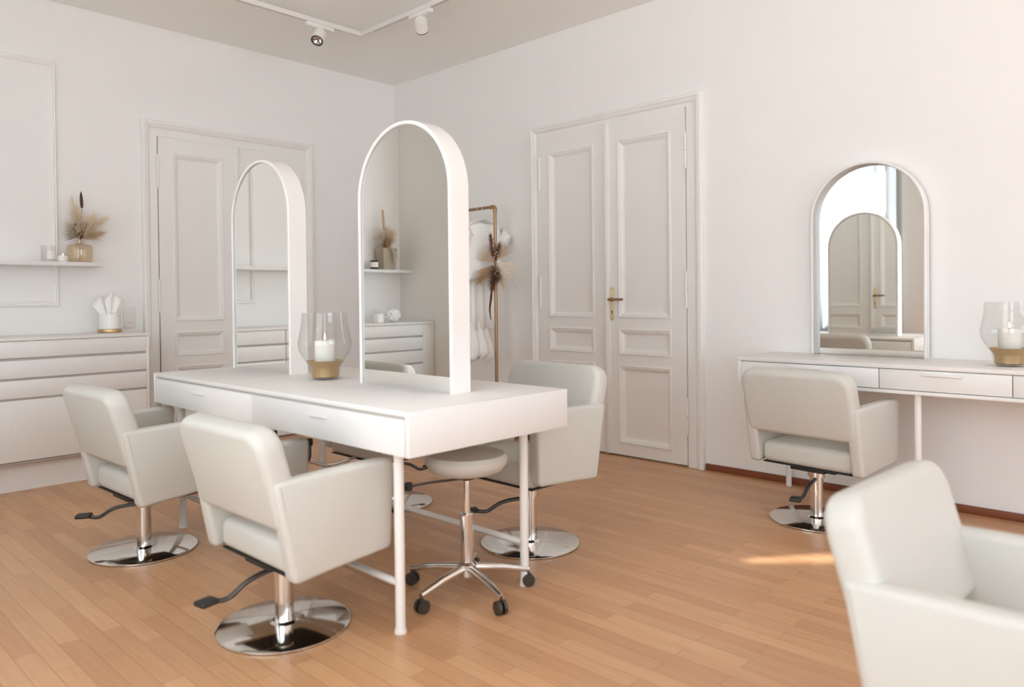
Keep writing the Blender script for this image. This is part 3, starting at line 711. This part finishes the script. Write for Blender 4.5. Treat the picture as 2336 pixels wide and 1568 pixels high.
# the far end of the shelf and cabinet, which only the mirror shows
v2 = empty('ceramic_vase', (-4.90, -.11, SZ)); tag(v2, 'square tan vase with dried flowers reflected in the near table mirror', 'vase')
b = NB()
q0, q1 = .065, .080
vs = [[b.verts.new((s*x, t*x*.8, z)) for s, t in ((-1, -1), (1, -1), (1, 1), (-1, 1))] for x, z in ((q0, 0), (q1, .20), (q1-.006, .20), (q0-.006, .012))]
for a, c in zip(vs, vs[1:]):
    for i in range(4): b.faces.new((a[i], a[(i+1) % 4], c[(i+1) % 4], c[i]))
b.faces.new(vs[0][::-1]); b.faces.new(vs[-1]); obj('body', b, M_AMBER2, v2, smooth=0)
q2 = empty('dried_bouquet', (-4.90, -.11, SZ)); tag(q2, 'dried flower bouquet with a tall feather reflected in the near mirror', 'dried flowers')
for nm, m_, base, tip, wid, n, bl, dr in (
        ('pampas_plume', M_PAMPBEIGE, (0, 0, .16), (.0, -.02, .36), .06, 700, .05, 0), ('pampas_plume', M_PAMPBEIGE, (.0, 0, .16), (.07, -.03, .33), .045, 500, .05, 0),
        ('pampas_plume', M_PAMPAS, (0, -.03, .20), (-.04, -.05, .33), .045, 500, .05, 0), ('pampas_plume', M_TAN, (.02, -.03, .17), (.03, -.06, .27), .045, 420, .05, 0),
        ('pampas_plume', M_PAMPBEIGE, (-.01, -.06, .22), (-.03, -.11, .10), .024, 300, .04, 0)):
    b = NB(); plume(b, base, tip, wid, n, bl, dr, bw=.002); obj(nm, b, m_, q2, smooth=0, fix=False)
b = NB(); spike(b, (.02, 0, .36), (.035, 0, .56), .012, 200); tube(b, [(0, 0, .03), (.01, 0, .2), (.02, 0, .37)], .002, 6); obj('seed_spike', b, M_TAN, q2, smooth=0, fix=False)
c2 = empty('candle_jar', (-4.755, -.12, SZ)); tag(c2, 'small dark candle jar with a white label, reflected beside the tan vase', 'candle')
b = NB(); lathe(b, [(0, 0), (.034, 0), (.036, .003), (.036, .085), (.033, .085), (.033, .02), (0, .02)], 32); obj('jar', b, M_DBROWN, c2)
b = NB(); lathe(b, [(.0365, .022), (.0368, .024), (.0368, .066), (.0365, .068)], 32); obj('label', b, M_LABEL, c2)
b = NB(); lathe(b, [(0, 0), (.045, 0), (.05, .005), (.05, .075), (.046, .08), (.04, .08), (.04, .01), (0, .01)], 32)
tag(obj('white_jar', b, M_CERAMIC, loc=(-4.66, -.30, CT)), 'plain white jar on the cabinet top, reflected in the near mirror', 'jar')
b = NB()
bmesh.ops.create_icosphere(b, subdivisions=4, radius=.06)
for v in b.verts:
    d = v.co.normalized(); k = 1+.22*math.sin(9*d.x+3)*math.sin(8*d.y+1)*math.sin(7*d.z); v.co = d*.06*k; v.co.x *= 1.25
mn = min(v.co.z for v in b.verts)
for v in b.verts: v.co.z -= mn
tag(obj('shell_ornament', b, M_CERAMIC, loc=(-4.82, -.30, CT)), 'lumpy white shell ornament on the cabinet top, reflected in the mirror', 'ornament')

# ------------------------------------------------------------------ clothes rack
RX, RY0, RY1, RZ = -.30, -1.642, -.66, 1.862
rk = empty('clothes_rack', (RX, (RY0+RY1)/2, 0)); tag(rk, 'slim brass clothes rack between the corner and the brass-handled door', 'clothes rack')
for y in (RY0, RY1):
    b = NB(); cyl(b, (RX, y, .02), (RX, y, RZ-.012), .0125, 16); ch('post', b, M_ROD, rk)
    b = NB(); cyl(b, (RX-.22, y, .0125), (RX+.22, y, .0125), .0125, 14); ch('foot', b, M_ROD, rk)
    b = NB(); tube(b, bend([(RX, y, RZ-.045), (RX, y, RZ), (RX, y+(.045 if y == RY0 else -.045), RZ)], .02), .016, 14); ch('elbow', b, M_ROD, rk)
b = NB(); cyl(b, (RX, RY0+.012, RZ), (RX, RY1-.012, RZ), .0125, 16); ch('hanging_rail', b, M_ROD, rk)
def hanger(y, lab):
    h = empty('clothes_hanger', (RX, y, RZ)); tag(h, lab, 'hanger', 'white hangers on the brass rack')
    b = NB()
    pts = [(.0165*math.cos(R(a)), 0, -.001+.0165*math.sin(R(a))) for a in range(-30, 215, 20)]
    pts = pts[::-1][::-1]
    tail = [(-.004, 0, -.03), (0, 0, -.05), (0, 0, -.085)]
    tube(b, pts+tail, .0018, 8); obj('hook', b, M_WMETAL, h)
    b = NB(); tube(b, [(-.205, 0, -.165), (-.19, 0, -.150), (-.10, 0, -.108), (0, 0, -.083), (.10, 0, -.108), (.19, 0, -.150), (.205, 0, -.165)], [.006, .010, .012, .013, .012, .010, .006], 10); obj('shoulder_bar', b, M_WMETAL, h)
    return h
hanger(-1.515, 'white clothes hanger carrying the lace blouse on the brass rack')
hanger(-1.455, 'white clothes hanger behind the lace blouse, carrying the long skirt')
def loft(bm, secs, n=72, cap=False):
    """secs: (z, half width, half depth, ripple, waves, x shift)"""
    rings = []
    for z, w, d, rp, wv, sx in secs:
        rings.append([bm.verts.new((sx+w*math.cos(2*PI*i/n)*(1+rp*.5*math.sin(wv*2*PI*i/n)), d*math.sin(2*PI*i/n)*(1+rp*1.6*math.sin(wv*2*PI*i/n+.6)), z+rp*.06*math.sin(3*2*PI*i/n))) for i in range(n)])
    for a, c in zip(rings, rings[1:]):
        for i in range(n): bm.faces.new((a[i], a[(i+1) % n], c[(i+1) % n], c[i]))
def neckline(bm, secs): loft(bm, secs)
bl = empty('lace_blouse', (RX, -1.515, RZ)); tag(bl, 'white lace blouse with cap sleeves on a hanger of the brass rack', 'blouse')
b = NB(); loft(b, [(-.142, .075, .034, 0, 0, 0), (-.128, .10, .036, 0, 0, 0), (-.150, .17, .038, .0, 0, 0), (-.19, .195, .046, .02, 5, 0), (-.26, .178, .052, .05, 7, 0), (-.36, .172, .050, .08, 7, 0), (-.46, .180, .052, .10, 8, 0), (-.535, .195, .056, .14, 9, 0), (-.56, .20, .058, .16, 9, 0)])
o = obj('bodice', b, M_LACE, bl, smooth=80, fix=True); o.modifiers.new('cloth', 'SOLIDIFY').thickness = .002
for s in (-1, 1):
    b = NB(); n = 28; rings = []
    for t, rad, cx_, cz in ((0, .062, .165, -.195), (.5, .066, .215, -.222), (1, .072, .255, -.255)):
        ax_ = Vector((.80, 0, -.6)); nx = Vector((.6, 0, .8))
        rings.append([b.verts.new((s*(cx_+nx.x*rad*math.cos(2*PI*i/n)), .62*rad*math.sin(2*PI*i/n)*(1+.1*math.sin(5*i)), cz+nx.z*rad*math.cos(2*PI*i/n)+.008*t*math.sin(i*1.7))) for i in range(n)])
    for a, c in zip(rings, rings[1:]):
        for i in range(n): b.faces.new((a[i], a[(i+1) % n], c[(i+1) % n], c[i]))
    o = obj('sleeve', b, M_LACE, bl, smooth=80); o.modifiers.new('cloth', 'SOLIDIFY').thickness = .002
sk = empty('long_skirt', (RX, -1.455, RZ)); tag(sk, 'long white pleated skirt hanging below the lace blouse', 'skirt')
b = NB(); loft(b, [(-.165, .13, .02, 0, 0, 0), (-.25, .13, .022, .03, 9, 0), (-.56, .145, .024, .14, 11, .01), (-.80, .155, .030, .2, 11, .015), (-.965, .165, .034, .24, 11, .02)], 120)
o = obj('outer_layer', b, M_CLOTH, sk, smooth=80); o.modifiers.new('cloth', 'SOLIDIFY').thickness = .002
b = NB(); loft(b, [(-.90, .12, .022, .1, 7, -.03), (-1.00, .12, .03, .25, 9, -.03), (-1.08, .135, .045, .3, 9, -.02), (-1.16, .145, .05, .35, 9, -.02), (-1.20, .11, .04, .35, 9, -.04)], 120)
o = obj('under_layer', b, M_CLOTH, sk, smooth=80); o.modifiers.new('cloth', 'SOLIDIFY').thickness = .002
# dried flower bunch tied to the post
df = empty('dried_flower_bunch', (RX-.03, RY0-.02, 1.42)); tag(df, 'brown dried palm and pampas bunch tied to the rack post', 'dried flowers')
PR = Vector((.69, -.725, 0)); TOC = Vector((-.7, -.7, 0))        # picture right, towards the viewer
def P3(r, z, t=0.0): v = PR*r+TOC*t; return (v.x, v.y, z)
for nm, m_, base, d, ln, n, an in (('palm_leaf', M_TAN, P3(-.01, .0, .02), (-.45, .85), .17, 13, 95), ('palm_leaf', M_TAN, P3(.01, .02, .02), (.5, .85), .17, 12, 70), ('palm_leaf', M_PAMPAS, P3(.015, .0, .015), (.75, -.75), .22, 13, 95), ('palm_leaf', M_TAN, P3(-.01, -.02, .03), (-.75, -.65), .19, 11, 45)):
    b = NB(); palm(b, base, PR*d[0]+Vector((0, 0, d[1])), PR*d[1]-Vector((0, 0, d[0])), ln, n, R(an), .0042); obj(nm, b, m_, df, smooth=0, fix=False)
for nm, m_, base, tip, wid, n in (('pampas_plume', M_BROWN, P3(-.01, .03, .03), P3(-.028, .20, .03), .026, 420), ('pampas_plume', M_BROWN, P3(0, .0, .03), P3(.035, .13, .035), .032, 320),
        ('pampas_plume', M_BROWN, P3(0, .0, .03), P3(-.02, -.19, .03), .052, 800), ('pampas_plume', M_TAN, P3(-.01, -.02, .03), P3(-.12, -.14, .03), .045, 420), ('pampas_plume', M_BROWN, P3(.005, -.02, .03), P3(.02, -.12, .04), .042, 480), ('pampas_plume', M_PAMPAS, P3(.02, 0, .02), P3(.07, -.19, .01), .04, 380)):
    b = NB(); plume(b, base, tip, wid, n, .03, 0, .4, .0016); obj(nm, b, m_, df, smooth=0, fix=False)
for i in range(16):
    b = NB(); lathe(b, [(0, -.006), (.005, -.002), (.005, .003), (0, .006)], 7, P3(random.uniform(-.012, .025), .08-.012*i, .055)); obj('seed_head', b, M_PAMPBEIGE, df, smooth=0)
b = NB(); tube(b, [P3(-.02, -.17, .02), P3(-.03, -.27, .02), P3(-.042, -.36, .02), P3(-.036, -.42, .02), P3(-.030, -.45, .02)], [.006, .009, .007, .004, .001], 8); obj('tail_feather', b, M_DBROWN, df)
b = NB(); tube(b, [(.022*math.cos(a*PI/8)+.03, .022*math.sin(a*PI/8)+.02, 0) for a in range(17)], .004, 8); obj('tie', b, M_TAN, df)

# ------------------------------------------------------------------ track lights
TX, TY, TRZ = -1.145, -1.09, 3.115
tr = empty('track_rail', (TX, TY, TRZ)); tag(tr, 'white right-angled ceiling track rail carrying the spotlights', 'track rail')
b = NB(); box(b, TX-2.9, TX+.018, TY-.018, TY+.018, TRZ, TRZ+.032, .002); box(b, TX-.018, TX+.018, TY-3.2, TY-.018, TRZ, TRZ+.032, .002); ch('rail', b, M_WMETAL, tr)
b = NB(); box(b, TX-2.9, TX-.17, TY-.0035, TY+.0035, TRZ-.0012, TRZ+.003); box(b, TX-.0035, TX+.0035, TY-3.2, TY-.17, TRZ-.0012, TRZ+.003); ch('contact_slot', b, M_GAP, tr)
for dx, dy in ((-.95, 0), (-2.3, 0), (0, -1.3), (0, -2.6)):
    b = NB(); cyl(b, (TX+dx, TY+dy, TRZ+.03), (TX+dx, TY+dy, HC), .014, 14); ch('ceiling_mount', b, M_WMETAL, tr)
def spot(anchor, along, drop, axis, lab):
    s = empty('track_spotlight', anchor); tag(s, lab, 'spotlight', 'white spotlights on the ceiling track')
    b = NB(); a = Vector(along); h = .11
    if abs(a.x) > .5: box(b, -h, h, -.019, .019, -.030, -.0015, .003)
    else: box(b, -.019, .019, -h, h, -.030, -.0015, .003)
    obj('adapter', b, M_WMETAL, s)
    ax = Vector(axis).normalized(); c0 = Vector((0, 0, -drop)); R_, Ln = .043, .092
    b = NB(); tube(b, [(0, 0, -.028), (0, 0, -drop*.8), c0-ax*.012], .009, 12); obj('stem', b, M_WMETAL, s)
    rot = ax.to_track_quat('Z', 'Y').to_matrix().to_4x4(); mx = Matrix.Translation(c0) @ rot
    b = NB(); lathe(b, [(0, -.02), (R_-.004, -.02), (R_, -.016), (R_, Ln-.022), (R_-.006, Ln-.022), (R_-.008, Ln-.06), (0, Ln-.065)], 36); bmesh.ops.transform(b, matrix=mx, verts=b.verts); obj('housing', b, M_WMETAL, s)
    b = NB(); lathe(b, [(R_-.008, Ln-.024), (R_-.002, Ln-.020), (R_, Ln-.016), (R_-.004, Ln-.014), (R_-.009, Ln-.018)], 36); bmesh.ops.transform(b, matrix=mx, verts=b.verts); obj('front_ring', b, M_BLACK, s)
    b = NB(); lathe(b, [(R_-.010, Ln-.026), (.018, Ln-.045), (0, Ln-.048)], 36); bmesh.ops.transform(b, matrix=mx, verts=b.verts); obj('reflector', b, M_CHROME, s)
    b = NB()
    for i in range(26): a = 2*PI*i/26; lathe(b, [(0, -.0215), (.0022, -.0213), (.0022, -.0195), (0, -.0195)], 8, ((R_-.008)*math.cos(a), (R_-.008)*math.sin(a), 0))
    bmesh.ops.transform(b, matrix=mx, verts=b.verts); obj('vent_hole', b, M_GAP, s)
spot((-1.50, TY, TRZ), (1, 0, 0), .07, (-.48, -.30, -.75), 'left white track spotlight, tilted with its black-ringed lens towards us')
spot((TX, -1.785, TRZ), (0, 1, 0), .068, (.594, .566, -.57), 'right white track spotlight hanging with its back towards us')

# ------------------------------------------------------------------ small housekeeping
bpy.context.view_layer.update()
